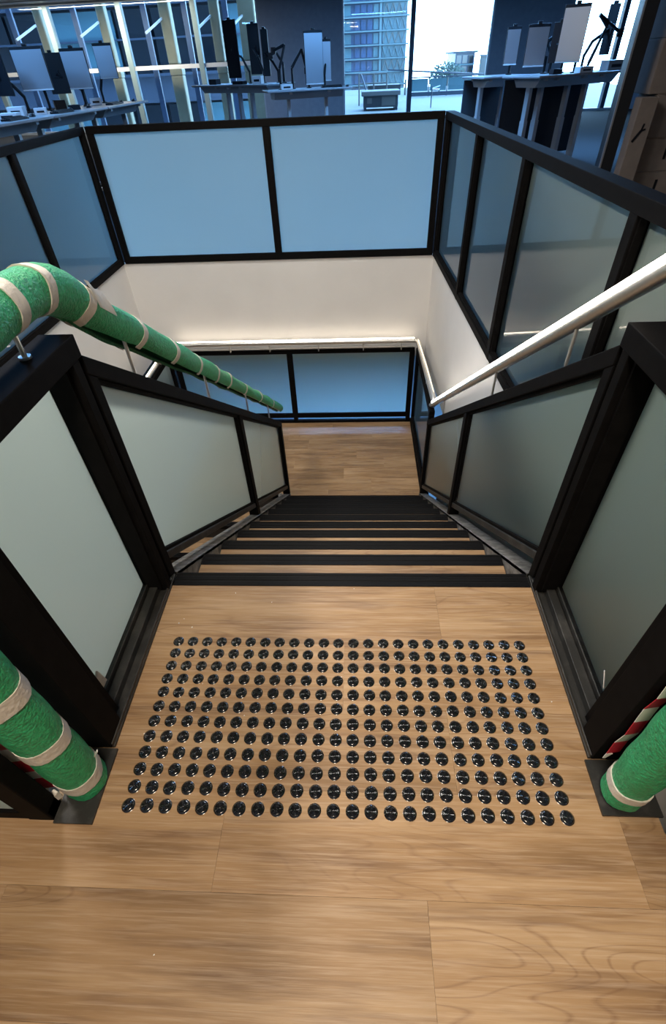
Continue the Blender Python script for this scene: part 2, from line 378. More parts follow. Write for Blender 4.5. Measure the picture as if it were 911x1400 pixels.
def window(name, x0, x1, z0, z1, mulls, mw, mm, label, transom=None, frame=WGREY):
    r = sempty(name, ((x0+x1)/2, YW, z0), label)
    f = MB().box(x0, x0+.05, YW+.02, YW+.16, z0, z1).box(x1-.05, x1, YW+.02, YW+.16, z0, z1).box(x0+.05, x1-.05, YW+.02, YW+.16, z0, z0+.06).box(x0+.05, x1-.05, YW+.02, YW+.16, z1-.06, z1)
    f.build('window_frame', frame, r)
    for mx in mulls: MB().box(mx-mw/2, mx+mw/2, YW-.02, YW+.2, z0+.06, z1-.06).build('mullion', mm, r)
    if transom: MB().box(x0+.05, x1-.05, YW+.05, YW+.13, transom-.05, transom+.05).build('transom', WPLAST, r)
    xs = [x0+.05]+list(mulls)+[x1-.05]
    for a, b in zip(xs, xs[1:]): MB().box(a, b, YW+.085, YW+.095, z0+.06, z1-.06).build('pane', PANE, r)
    return r
window('window_1', -.40, 4.02, 0, ZC, (1.68,), .13, MULLB, 'wide far window with a dark mullion looking onto the white terrace')
window('window_2', 6.22, 8.2, 0, ZC, (7.75,), .12, MULLB, 'far window behind the right-hand desks')
cw = window('window_3', XL, -2.88, 0, ZC, (-11.38, -9.17, -6.97, -4.76), .15, MULL, 'curtain wall with pale steel mullions and a white transom', 1.5)
for mx in (-10.75, -8.72, -6.52, -5.25, -4.0):
    MB().box(mx-.08, mx+.08, YW+.9, YW+1.0, -1, ZC+1).build('outer_fin', MULLF, cw)
window('window_4', XL, XRW, FLOOR_LOW, -1.05, (-9.2, -7, -4.8, -2.6, -.4, 1.7, 4, 6.2), .1, MULLB, 'window band of the storey below')

# ------------------------------------------------------------------ staircase
X0 = .668
st = thing('staircase', (0, 0, 0), 'straight timber flight with black nosings descending from the studded floor to the half landing', 'stairs')
for n in range(1, 10):
    MB().box(-X0, X0, (n-1)*G_-.018, n*G_-.063, -n*R_-.03, -n*R_).build('tread', WOOD, st)
for n in range(0, 10):
    MB().box(-X0, X0, n*G_-.03, n*G_-.018, -(n+1)*R_, -n*R_-.03).build('riser', RISER, st)
def nosing(n, parent, x0, x1, ysign=1, y_off=0, z_off=0):
    y = y_off+ysign*n*G_; z = z_off-n*R_
    pr = [(-.064, -.03), (-.018, -.03), (-.018, -.045), (-.0, -.045), (0, .001), (-.004, .003), (-.012, .003), (-.014, .0012), (-.018, .0012), (-.020, .003), (-.036, .003), (-.038, .0012), (-.042, .0012), (-.044, .003), (-.062, .003), (-.064, .001)]
    pr = [(y+ysign*a, z+b) for a, b in pr]
    if ysign < 0: pr = pr[::-1]
    return MB().prism(pr, 0, x0, x1).build('nosing_strip', NOSE, parent)
for n in range(0, 10): nosing(n, st, -X0, X0)
for s in (-1, 1):
    def line(y, d): return SL*y+d
    web = [(.002, line(0, -.34)), (2.60, line(2.60, -.34)), (2.60, line(2.6, .0)), (.002, line(0, .0))]
    MB().prism(web, 0, s*.672, s*.684).build('stringer', STRING, st)
    cap = [(.002, line(0, -.02)), (2.66, line(2.66, -.02)), (2.66, line(2.66, .004)), (.002, line(0, .004))]
    MB().prism(cap, 0, s*.672, s*.745).build('stringer_flange', STRING, st, bevel=.003)

# half landing
LZ = -10*R_; LY0, LY1, LX0, LX1 = 9*G_+.235, 4.075, -2.14, .70
la = thing('stair_landing', (-.7, 3.3, LZ-.15), 'oak plank half landing between the two flights', 'landing')
MB().box(LX0, LX1+.07, LY0, LY1, LZ-.16, LZ-.006).build('landing_slab', RISER, la)
k = 0; y = LY1-.03
jx = (-.28, .21, -.55, .02, .33, -.12, .18)
while y > LY0+.02:
    yb = max(y-.1875, LY0)
    xs = [LX0, jx[k % 7]-1.016, jx[k % 7], LX1]
    for a, b in zip(xs, xs[1:]): plank(rect(a, b, yb, y), LZ, la)
    y = yb; k += 1
MB().box(LX0, LX1, LY1-.03, LY1+.005, LZ-.02, LZ+.035).build('kerb', BLACK, la)
MB().box(LX1-.012, LX1+.07, LY0, LY1, LZ-.02, LZ+.035).build('kerb', BLACK, la)
# second flight, back under the left side of the void
st2 = thing('staircase', (-1.4, LY0, LZ), 'lower flight of timber treads seen through the gap below the left-hand glass', 'stairs')
for n in range(1, 10):
    MB().box(-2.08, -.80, LY0-n*G_+.063, LY0-(n-1)*G_+.018, LZ-n*R_-.03, LZ-n*R_).build('tread', WOOD, st2)
    MB().box(-2.08, -.80, LY0-(n-1)*G_+.018, LY0-(n-1)*G_+.03, LZ-n*R_, LZ-(n-1)*R_-.03).build('riser', RISER, st2)
for n in range(0, 10): nosing(n, st2, -2.08, -.80, -1, LY0, LZ)
for xa in (-2.12, -.80):
    MB().prism([(LY0, LZ-.34), (LY0, LZ+.03), (LY0-10*G_, LZ-10*R_+.03), (LY0-10*G_, LZ-10*R_-.0)][::-1], 0, xa, xa+.04).build('stringer', STRING, st2)

# ------------------------------------------------------------------ balustrades
def zpair(lo, hi): return (lo, hi)
def balustrade(name, a, b, label, posts, z0=0., face=None, rail=(1.052, 1.105), bot=(.0, .05), depth=.06, pw=.05, gl=.02, slope=0., rail_out=0., post_z=None, glass_mat=None, post_top=None, top_ext=(0, 0), group=None):
    """upright glazed run from a to b (xy); inner face on the line a-b, thickness to the LEFT of a->b; posts at distances along it"""
    a3, b3 = Vector((a[0], a[1], 0)), Vector((b[0], b[1], 0)); d = (b3-a3).normalized(); Ln = (b3-a3).length
    r = thing(name, ((a[0]+b[0])/2, (a[1]+b[1])/2, z0+slope*Ln/2), label, 'balustrade', group)
    def P(t): q = a3+d*t; return (q.x, q.y)
    def Z(t, lohi): return (z0+slope*t+lohi[0], z0+slope*t+lohi[1])
    e0, e1 = -top_ext[0], Ln+top_ext[1]
    MB().slab(P(e0), P(e1), 0, depth+rail_out, Z(e0, rail), Z(e1, rail)).build('top_rail', BLACK, r, bevel=.003)
    if bot: MB().slab(P(0), P(Ln), .004, depth-.004, Z(0, bot), Z(Ln, bot)).build('bottom_rail', BLACK, r, bevel=.003)
    zb = bot[0] if post_z is None else post_z
    for t in posts:
        t0, t1 = t-pw/2, t+pw/2
        MB().slab(P(t0), P(t1), .002, depth-.002, Z(t0, (zb, rail[0]+.01)), Z(t1, (zb, rail[0]+.01))).build('post', BLACK, r, bevel=.003)
    for t, u in zip(posts, posts[1:]):
        t0, t1 = t+pw/2-.004, u-pw/2+.004
        g = MB().slab(P(t0), P(t1), depth*.5-gl/2+.012, depth*.5+gl/2+.002, Z(t0, (bot[1]-.006, rail[0]+.006)), Z(t1, (bot[1]-.006, rail[0]+.006)))
        nrm = Vector((-d.y, d.x, 0)); frosted_pane(g, -nrm, r, face)
        # thin glazing beads round the pane
        bd = MB()
        for (q0, q1, lohi) in ((t0, t0+.012, None), (t1-.012, t1, None)):
            bd.slab(P(q0), P(q1), depth*.5-.024, depth*.5+.0005, Z(q0, (bot[1], rail[0])), Z(q1, (bot[1], rail[0])))
        bd.slab(P(t0+.012), P(t1-.012), depth*.5-.024, depth*.5+.0005, Z(t0+.012, (bot[1], bot[1]+.012)), Z(t1-.012, (bot[1], bot[1]+.012)))
        bd.build('glazing_bead', BLACK, r)
    return r
# runs around the void on the office floor (inner face towards the void)
YF = 4.07
def run(*a, **k): return balustrade('balustrade', *a, **k)
# far run: a->b goes towards +x so that "left" is +y
run((-2.335, YF), (xr(YF)+.0, YF), 'far frosted glass balustrade of two wide blue-lit panels under the office windows', [.025, 1.585, xr(YF)+2.335-.025], face=GLASS_SATIN)
# right run: from near to far so that left is -x?  thickness must go to +x: run far -> near
ra, rb = (xr(4.07), 4.07), (xr(-.86), -.86)
rl = math.hypot(ra[0]-rb[0], ra[1]-rb[1])
run(ra, rb, 'long frosted glass balustrade running along the right-hand side of the stairwell', [.03, 1.20, 2.27, 3.47, rl-.05], depth=.075, pw=.055, top_ext=(.0, 0.))
# left run: near -> far, left is -x
run((-2.34, -.86), (-2.34, 4.07), 'frosted glass balustrade along the left side of the void behind the green handrail', [.05, 1.30, 2.52, 3.72, 4.905], depth=.06)
# near returns beside the landing
run((-.765, -.80), (-2.30, -.80), 'black framed balustrade return at the left of the timber floor', [.035, .77, 1.51], depth=.05, pw=.07, rail=(.91, .97))
run((.955, -.85), (.822, -.85), 'short black balustrade return at the right of the timber floor', [.03, .103], depth=.05, pw=.05, rail=(.91, .97))
# lower half landing
run((-2.10, 4.022), (.675, 4.022), 'blue-lit glass balustrade across the far side of the half landing', [.03, 1.36, 2.755], z0=LZ, rail=(.925, .975), bot=(.085, .135), depth=.045, pw=.05, post_z=0.03)
run((.69, 4.02), (.69, 2.68), 'narrow glass balustrade on the right of the half landing', [.02, 1.32], z0=LZ, rail=(.925, .975), bot=(.05, .11), depth=.05, pw=.05, post_z=0.03)
run((-2.10, 2.64), (-2.10, 4.01), 'glass balustrade on the left of the half landing', [.03, 1.33], z0=LZ, rail=(.925, .975), bot=(.085, .135), depth=.04, pw=.05, post_z=0.0)

def landing_balustrade(s, label):
    """upright panel beside the studded floor: kerb channel, two built-up end posts, rail, pane; s = -1 left, 1 right"""
    r = thing('balustrade', (s*.72, -.35, 0), label, 'balustrade')
    ya, yb = -.66, -.045
    k = MB().box(s*.670, s*.79, ya, yb+.03, 0, .012).box(s*.672, s*.678, ya, yb, .012, .026).box(s*.705, s*.735, ya+.06, yb-.03, .012, .042).box(s*.738, s*.765, ya+.06, yb-.03, .012, .058)
    k.build('base_channel', KERB, r, bevel=.002, label='dusty black steel base channel')
    MB().box(s*.668, s*.758, -.70, -.045, .912, .97).build('top_rail', BLACK, r, bevel=.003)
    # post at the stair head: built up of three strips with grooves between
    MB().box(s*.671, s*.757, -.096, -.062, .012, .912).build('post', BLACK, r, bevel=.002)
    MB().box(s*.690, s*.757, -.106, -.096, .03, .912).build('post_rebate', BLACK, r)
    MB().box(s*.680, s*.75, -.062, -.052, .012, .905).build('post_rebate', BLACK, r)
    # end post
    MB().box(s*.675, s*.765, -.665, -.585, .012, .912).build('post', BLACK, r, bevel=.002)
    MB().box(s*.690, s*.765, -.585, -.555, .03, .912).build('post_rebate', BLACK, r)
    frosted_pane(MB().box(s*.742, s*.754, -.575, -.09, .045, .925), (-s, 0, 0), r, GLASS_SATIN)
    MB().box(s*.66, s*(.764 if s < 0 else .81), -.855 if s < 0 else -.80, -.665, .0, .008).build('floor_plate', KERB, r, label='dusty black steel floor plate')
    return r
lb = landing_balustrade(-1, 'upright frosted balustrade left of the tactile studs with a ragged cream patch in its corner')
rb_ = landing_balustrade(1, 'upright frosted balustrade right of the tactile studs with red and white tape on its post')
# ragged cream patch in the lower corner of the left pane, scratch on the right one
pane_of = lambda r: [c for c in r.children if c.name.startswith('glass_panel')][0]
MB().hexa([(-.7405, -.56, .072), (-.7405, -.485, .068), (-.7385, -.485, .068), (-.7385, -.56, .072), (-.7405, -.555, .10), (-.741, -.50, .145), (-.736, -.498, .145), (-.7365, -.55, .10)]).build('cream_patch', TAPE, pane_of(lb), label='small ragged cream patch')
MB().bar((.7415, -.500, .092), (.7415, -.468, .135), .002, .004).build('scratch', CHIP, pane_of(rb_), label='pale vertical scratch')

def stair_balustrade(s, label):
    """raking panels beside the flight"""
    r = thing('balustrade', (s*.71, 1.3, SL*1.3), label, 'balustrade')
    def sl(y0, y1, x0, x1, lo, hi, name, m=BLACK, bev=.0025):
        poly = [(y0, SL*y0+lo), (y1, SL*y1+lo), (y1, SL*y1+hi), (y0, SL*y0+hi)]
        return MB().prism(poly, 0, s*x0, s*x1).build(name, m, r, bevel=bev)
    def post(y0, y1, lo, hi, x0=.676, x1=.742):
        poly = [(y0, SL*y0+lo), (y1, SL*y1+lo), (y1, SL*y1+hi), (y0, SL*y0+hi)]
        return MB().prism(poly, 0, s*x0, s*x1).build('post', BLACK, r, bevel=.0025)
    ya, ym, yb = -.04, 1.34, 2.63
    sl(ya, yb+.03, .674, .746, .83, .885, 'top_rail')
    sl(ya, yb, .684, .736, .078, .118, 'bottom_rail', KERB)
    sl(ya+.02, yb, .690, .704, .118, .136, 'glazing_bead')
    sl(ya+.02, yb, .690, .704, .812, .83, 'glazing_bead')
    post(ya, ya+.04, .0, .83); post(ym-.03, ym+.03, .004, .83); post(yb-.03, yb+.03, .004, .83)
    for y0, y1 in ((ya+.038, ym-.028), (ym+.028, yb-.028)):
        for yy in ((y0, y0+.016), (y1-.016, y1)):
            sl(yy[0], yy[1], .690, .704, .13, .815, 'glazing_bead', BLACK, 0)
        poly = [(y0, SL*y0+.115), (y1, SL*y1+.115), (y1, SL*y1+.832), (y0, SL*y0+.832)]
        frosted_pane(MB().prism(poly, 0, s*.704, s*.716), (-s, 0, 0), r, GLASS_SATIN)
    return r
lsb = stair_balustrade(-1, 'raking frosted glass balustrade beside the flight under the green wrapped handrail')
rsb = stair_balustrade(1, 'raking frosted glass balustrade beside the flight under the glowing handrail')

# ------------------------------------------------------------------ handrails
HX = .72; HR = .0215
def rail_path(s):
    p = [(s*HX, 2.86, SL*2.86+1.055)]
    for y in (2.6, 2.2, 1.6, 1.0, .5, .12): p.append((s*HX, y, SL*y+1.055))
    if s < 0: p += [(s*HX, .04, 1.048), (s*HX, -.02, 1.075), (s*HX, -.09, 1.085), (s*HX, -.4, 1.085), (s*HX, -.62, 1.085)]
    else: p += [(s*HX, .0, 1.055), (s*HX, -.07, 1.105), (s*HX, -.10, 1.122), (s*HX, -.14, 1.13), (s*HX, -.4, 1.13), (s*HX, -.62, 1.12)]
    for k in range(1, 7):
        a = k/6*PI/2; p.append((s*(HX-.006*k/6), -.62-.13*math.sin(a), 1.085-.13*(1-math.cos(a))))
    p += [(s*.714, -.75, .6), (s*.714, -.75, .012)]
    return p
def resample(path, step):
    path = [Vector(p) for p in path]; out_ = [path[0]]
    for a, b in zip(path, path[1:]):
        k = max(1, int((b-a).length/step))
        for i in range(1, k+1): out_.append(a.lerp(b, i/k))
    return out_
def smooth_path(p, it=3):
    p = [Vector(q) for q in p]
    for _ in range(it):
        p = [p[0]]+[(p[i-1]+p[i]*2+p[i+1])/4 for i in range(1, len(p)-1)]+[p[-1]]
    return p
def cprof(r, th, gap, ang, seg=22, wob=None):
    """C-shaped foam section: outer then inner, opening of `gap` radians centred on `ang`"""
    a0, a1 = ang+gap/2, ang+2*PI-gap/2; o_ = []
    for j in range(seg+1):
        a = a0+(a1-a0)*j/seg; w_ = wob(a) if wob else 1; o_.append((r*w_*math.cos(a), r*w_*math.sin(a)))
    for j in range(seg, -1, -1):
        a = a0+(a1-a0)*j/seg; w_ = wob(a) if wob else 1; o_.append(((r*w_-th)*math.cos(a), (r*w_-th)*math.sin(a)))
    return o_
# left handrail, wrapped in green foam
lh = thing('handrail', (-.714, -.75, 0), 'handrail wrapped in green foam and bands of masking tape on the left of the stairs', 'handrail')
lp = resample(rail_path(-1), .03)
MB().tube(lp, HR, 14).build('rail_tube', STEEL, lh, smooth=40)
sl_path = smooth_path([p for p in lp if True], 2)
def foam_r(q):   # radius of the sleeve along the rail
    y, z = q.y, q.z
    base = .056 if y < .25 else .056-.014*min(1, (y-.25)/1.6)
    return base+.0022*math.sin(y*19+1.3)+.0015*math.sin(y*47+z*31)
idx = [i for i, q in enumerate(lp)]
lp_s = smooth_path(lp, 4)
def sleeve(points, rfn, gapfn, angfn, parent, name, m, th=.009, extra=0.):
    pts = points
    def prof(i, t):
        q = pts[i]; g = gapfn(q); 
        return cprof(rfn(q)+extra, th, g, angfn(q), 22, lambda a: 1+.03*math.sin(3*a+q.y*9+q.z*6)+.02*math.sin(5*a+q.y*23))
    return MB().sweep(pts, prof, up=(1, 0, 0)).build(name, m, parent, smooth=50)
# frame axes: a = world x side, b = t; find opening angle so the slit looks down/inward on the slope
def gap_left(q):
    if q.y < .02: return .18
    return .18+1.15*min(1, (q.y-.02)/.3)*(1 if q.y < 2.8 else .6)
def ang_left(q): return ANG_DOWN
ANG_DOWN = -PI/2
# d runs from stair foot to head; s = +x, t = d x s.  On the slope d=(0,-.8,.57): t = d x s = (0, .57, .8) -> t is up, so down is -pi/2
lfo = sleeve([q for q in lp_s], foam_r, gap_left, ang_left, lh, 'foam_sleeve', FOAM, .009, 0.)
sleeve([q for q in lp_s], lambda q: foam_r(q)-.0095, gap_left, ang_left, lh, 'foam_inner_shade', FOAM_SHADE, .003)  # inner layer added to carry the painted shade of the open underside
def arc_at(pred):   # index of the path point closest to a wanted place
    return min(range(len(lp_s)), key=lambda i: pred(lp_s[i]))
def band(i0, width, parent, path, rfn, gapfn, label=None, extra=.0022, tilt=.0):
    p0 = path[i0]; d = (path[min(i0+1, len(path)-1)]-path[max(i0-1, 0)]).normalized()
    pts = [p0+d*(k/4-.5)*width for k in range(5)]
    def prof(i, t): return cprof(rfn(p0)+extra, .004, gapfn(p0)*.75, ANG_DOWN, 24, lambda a: 1+.03*math.sin(3*a+p0.y*9+p0.z*6)+.02*math.sin(5*a+p0.y*23)+.006*math.sin(9*a+i))
    # a crumpled band: rings shifted a little
    return MB().sweep(pts, prof, up=(1, 0, 0)).build('tape_band', TAPE, parent, smooth=40, label=label)
for (yy, zz, wd) in ((-.178, 1.085, .036), (-.062, 1.085, .03), (.075, 1.0, .034), (.36, .80, .03), (.60, .63, .03), (.86, .445, .022), (1.07, .295, .022), (1.28, .146, .022), (1.60, -.08, .022), (2.0, -.365, .022), (2.45, -.68, .024)):
    band(arc_at(lambda q: (q.y-yy)**2+(q.z-zz)**2), wd, lfo, lp_s, foam_r, gap_left)
for (zz, wd) in ((.066, .042), (.298, .044), (.495, .05), (.70, .05)):
    i = arc_at(lambda q: (q.y+.75)**2+(q.z-zz)**2); b_ = band(i, wd, lfo, lp_s, foam_r, gap_left, extra=.003)
# loose ends of tape
MB().hexa([(-.766, -.79, .03), (-.752, -.80, .03), (-.75, -.80, .065), (-.766, -.792, .065), (-.785, -.80, .022), (-.772, -.81, .018), (-.765, -.806, .05), (-.778, -.80, .055)]).build('tape_tail', TAPE, lfo, label='loose white end of tape')
MB().bar((-.672, -.722, .10), (-.656, -.716, .125), .006, .003).build('tape_tail', CHIP, lfo, label='loose white end of tape')
# torn paper tape standing up from the sleeve above the stair head
tp = MB(); rows = []
for i in range(7):
    t = i/6; row = []
    for j in range(6):
        u = j/5; y = .115+.075*u-.012*t; a = math.radians(2+52*t); rad = .060+.020*t*t*(1-.35*u)+.004*math.sin(u*9)*t
        x = -HX+rad*math.cos(a); z = SL*y+1.055+rad*math.sin(a)*1.05
        row.append((x, y, z))
    rows.append(row)
o0 = len(tp.v)
for row in rows: tp.v += row
for row in rows: tp.v += [(x+.001, y, z+.0012) for x, y, z in row]
for i in range(6):
    for j in range(5):
        a = i*6+j; tp.f.append([a, a+1, a+7, a+6]); tp.mi.append(0); tp.f.append([42+a, 42+a+6, 42+a+7, 42+a+1]); tp.mi.append(0)
tp.build('torn_tape', TAPE, lfo, smooth=60, label='curled flap of torn beige tape')
def bracket(s, y, parent):
    z1 = SL*y+1.04 if y > 0 else 1.07; z0 = SL*y+.885 if y > 0 else .97
    b = MB().rod((s*HX, y, z0), (s*HX, y, z1), .006, 10).rod((s*HX, y, z0), (s*HX, y, z0+.006), .014, 12)
    b.build('bracket', STEEL, parent, smooth=40)
for y in (-.18, .30, .98, 1.70, 2.36): bracket(-1, y, lh)
# steel end of the left rail showing past the foam
MB().rod((-HX, 2.84, SL*2.84+1.055), (-HX, 2.93, SL*2.93+1.055), .026, 14).build('rail_end', STEEL, lh, smooth=40)

# right handrail with light strip, foam at the foot of its post
rh = thing('handrail', (.714, -.75, 0), 'stainless handrail with a glowing light strip on the right of the stairs', 'handrail')
rp = resample([p for p in rail_path(1)], .04)
MB().tube(rp, HR+.002, 16).build('rail_tube', STEEL, rh, smooth=40)
def led(path, r, off, parent, seg=8, m=None):
    pts = [Vector(p)+Vector(off) for p in path]
    return MB().tube(pts, r, seg, up=(1, 0, 0) if abs((pts[-1]-pts[0]).normalized().x) < .9 else (0, 1, 0)).build('light_strip', m or LED_SOFT, parent, smooth=50)
led([(HX, y, SL*y+1.055) for y in (2.66, 2, 1, .06, -.055)], .0115, (-.0165, .008, .0135), rh, m=LED)
for y in (.32, 1.04, 2.2): bracket(1, y, rh)
rps = smooth_path(rp, 3)
post_pts = [q for q in rps if q.y < -.745 and q.z < .93]
post_pts = [Vector((.714, -.75, z)) for z in [.93-.03*i for i in range(31)]]
def rfoam(q): return .047+.006*min(1, q.z/.5)+.0015*math.sin(q.z*37)
rfo = sleeve(post_pts, rfoam, lambda q: .15, lambda q: 0., rh, 'foam_sleeve', FOAM, .012)
def bandr(z, w): 
    p0 = Vector((.714, -.75, z)); pts = [p0+Vector((0, 0, w*(.5-k/4))) for k in range(5)]
    MB().sweep(pts, lambda i, t: cprof(rfoam(p0)+.003, .004, .12, 0, 24, lambda a: 1+.03*math.sin(3*a+p0.y*9+p0.z*6)+.02*math.sin(5*a+p0.y*23))).build('tape_band', TAPE, rfo, smooth=40)
bandr(.095, .03); bandr(.62, .04)

# handrails round the half landing
HZ = LZ+1.075
fh = thing('handrail', (-.7, 3.98, HZ), 'stainless handrail with a glowing warm strip across the far side of the half landing', 'handrail')
MB().tube([(-2.06, 3.985, HZ), (-1.2, 3.985, HZ), (0, 3.985, HZ), (.668, 3.985, HZ)], .024, 14, up=(0, 0, 1)).build('rail_tube', STEEL, fh, smooth=40)
led([(-2.0, 3.985, HZ), (0, 3.985, HZ), (.655, 3.985, HZ)], .0085, (0, .006, .0235), fh)
MB().box(-2.06, .668, 3.979, 3.991, HZ-.075, HZ-.065).build('lower_rail', STEEL, fh)
for x in (-1.9, -1.4, -.95, -.4, .1, .52):
    MB().rod((x, 3.985, HZ-.1), (x, 3.985, HZ-.01), .006).rod((x, 3.985, HZ-.1), (x, 4.04, HZ-.1), .006).build('bracket', STEEL, fh, smooth=40)
sh = thing('handrail', (.70, 3.3, HZ), 'short stainless handrail above the narrow glass on the right of the half landing', 'handrail')
MB().tube([(.675, 3.985, HZ), (.70, 3.93, HZ), (.715, 3.3, HZ), (.72, 2.72, HZ+.02), (.72, 2.66, HZ-.03)], .022, 14, up=(0, 0, 1)).build('rail_tube', STEEL, sh, smooth=40)
led([(.69, 3.95, HZ), (.715, 3.3, HZ), (.72, 2.78, HZ+.012)], .006, (.004, 0, .023), sh, m=LED_DIM)
MB().bar((.70, 3.93, HZ-.07), (.725, 2.70, HZ-.07), .012, .01).build('lower_rail', STEEL, sh)
for y in (3.7, 3.2, 2.78): MB().rod((.716, y, HZ-.10), (.716, y, HZ-.01), .006).build('bracket', STEEL, sh, smooth=40)
eh = thing('handrail', (-2.08, 3.3, HZ), 'stainless handrail on the left of the half landing glimpsed below the green foam', 'handrail')
MB().tube([(-2.06, 3.985, HZ), (-2.085, 3.9, HZ), (-2.085, 3.2, HZ), (-2.085, 2.62, HZ)], .024, 14, up=(0, 0, 1)).build('rail_tube', STEEL, eh, smooth=40)
led([(-2.085, 3.86, HZ), (-2.085, 2.7, HZ)], .007, (.006, 0, .023), eh)

# barrier tapes hanging by the end posts
def barrier(x, y, z0, z1, label, dx=.0):
    r = thing('barrier_tape', (x, y, z0), label, 'tape'); n = int((z1-z0)/.062); w = .036
    for i in range(n):
        a, b = z0+i*.062, z0+(i+1)*.062; wa, wb = .004*math.sin(i*2.1), .004*math.sin((i+1)*2.1)
        p = MB().hexa([(x-w/2+dx*i, y+wa, a), (x+w/2+dx*i, y+wa+.006, a), (x+w/2+dx*i, y+wa+.0075, a), (x-w/2+dx*i, y+wa+.0015, a), (x-w/2+dx*(i+1), y+wb, b), (x+w/2+dx*(i+1), y+wb+.006, b), (x+w/2+dx*(i+1), y+wb+.0075, b), (x-w/2+dx*(i+1), y+wb+.0015, b)])
        p.build('red_band' if i % 2 == 0 else 'white_band', RED if i % 2 == 0 else BWHITE, r)
    MB().hexa([(x-w/2, y, z0-.03), (x-w/2+.006, y, z0-.03), (x-w/2+.006, y+.002, z0-.03), (x-w/2, y+.002, z0-.03), (x-w/2, y, z0), (x-.002, y, z0), (x-.002, y+.002, z0), (x-w/2, y+.002, z0)]).build('torn_end', BWHITE, r)
barrier(.700, -.682, .095, .90, 'red and white barrier tape hanging beside the foam on the right of the floor')
barrier(-.80, -.782, .03, .90, 'red and white barrier tape half hidden behind the left foam wrapped post')

# ------------------------------------------------------------------ tactile studs
prof = [(.0180, 0), (.0180, .0010), (.0168, .0014), (.0160, .0028), (.0138, .0048)]
NG = 6
for i in range(NG*4):            # fine concentric grooves across the flat top
    t_ = (i+1)/(NG*4); prof.append((.0134-.0126*t_, .0047+.00042*math.sin(2*PI*NG*t_)))
stud_mesh = MB().lathe(prof, seg=28).mesh('tactile_stud', STUD, smooth=50)
ORD = ['', 'first', 'second', 'third', 'fourth', 'fifth', 'sixth', 'seventh', 'eighth', 'ninth', 'tenth', 'eleventh', 'twelfth']
for r in range(12):
    for c in range(24):
        o = bpy.data.objects.new('tactile_stud', stud_mesh); C.objects.link(o)
        o.location = (-.580+.0500*c+RND.uniform(-.0007, .0007), -.3055-.0456*r+RND.uniform(-.0007, .0007), 0)
        o.rotation_euler = (0, 0, RND.uniform(0, 6.28))
        col = (ORD[c+1]+' from the left edge') if c < 12 else (ORD[24-c]+' from the right edge')
        tag(o, f'black tactile floor stud, {col}, {ORD[r+1]} row from the stairs', 'floor stud', 'tactile studs in front of the stairs')

# plaster crumbs
cb = MB()
for (x, y) in ((-.60, -.235), (-.585, -.215), (-.55, -.25), (-.42, -.10), (-.28, -.14), (.02, -.055-.02), (-.46, -.46), (-.31, -.56), (-.33, -.42), (-.60, -.62), (-.42, -1.10), (-.68, -.78), (-.69, -.55), (.62, -.50), (-.02, -.43), (-.68, -.40)):
    s_ = RND.uniform(.0014, .003); a = RND.uniform(0, 3)
    cb.bar((x, y, s_*.4), (x+s_*1.5*math.cos(a), y+s_*1.5*math.sin(a), s_*.5), s_, s_*.8)
tag(cb.build('plaster_crumbs', CHIP), 'tiny white crumbs of plaster scattered on the timber floor', 'debris', kind='stuff')

# ------------------------------------------------------------------ housings of the ceiling lamps and added fill lamps (out of view, above)
for i, (lx, ly, sx_, sy_, pw, col_, lab_) in enumerate(LAMPS):
    t = thing('ceiling_or_fill_light', (lx, ly, -1.02 if 'below' in lab_ else ZC), lab_, 'ceiling light')
    zt = -1.02 if 'below' in lab_ else ZC
    MB().box(lx-sx_/2-.02, lx+sx_/2+.02, ly-sy_/2-.02, ly+sy_/2+.02, zt-(.03 if 'curtain' in lab_ else .06), zt).build('housing', WPLAST, t)

# ------------------------------------------------------------------ desks and what stands on them
def desk(a, b, z, depth, legs, label, th=.03, tray=True, screen=False):
    """front edge a->b (xy); the top goes back to the left of a->b"""
    a3, b3 = Vector((a[0], a[1], 0)), Vector((b[0], b[1], 0)); Ln = (b3-a3).length; rz = math.atan2(b3.y-a3.y, b3.x-a3.x)
    r = thing('desk', (*a, 0), label, 'desk', 'sit-stand desks in the office', rz)
    MB().box(0, Ln, 0, depth, z-th, z).build('desktop', DESKTOP, r, local=True, bevel=.008)
    if tray: MB().prism([(.12, z-th-.002), (depth-.1, z-th-.002), (depth-.18, z-th-.11), (.22, z-th-.11)], 0, .15, Ln-.15).build('cable_tray', DESKLEG, r, local=True)
    for lx in legs:
        l = MB().box(lx-.03, lx+.03, depth*.5-.04, depth*.5+.04, .62, z-th-.0)
        lg = l.box(lx-.035, lx+.035, depth*.5-.048, depth*.5+.048, .04, .64).build('leg', DESKLEG, r, local=True)
        MB().box(lx-.035, lx+.035, .06, depth-.06, 0, .04).build('foot', DESKLEG, lg, local=True)
        MB().box(lx-.03, lx+.03, .08, depth-.08, z-th-.035, z-th).build('leg_bracket', WPLAST, r, local=True)
    MB().box(legs[0], legs[-1], depth*.5-.02, depth*.5+.02, z-th-.06, z-th-.03).build('crossbar', DESKLEG, r, local=True)
    if screen: MB().box(.05, Ln-.05, depth-.03, depth-.005, .12, z-th-.02).build('modesty_panel', SLATE, r, local=True, label='dark slate modesty panel')
    return r
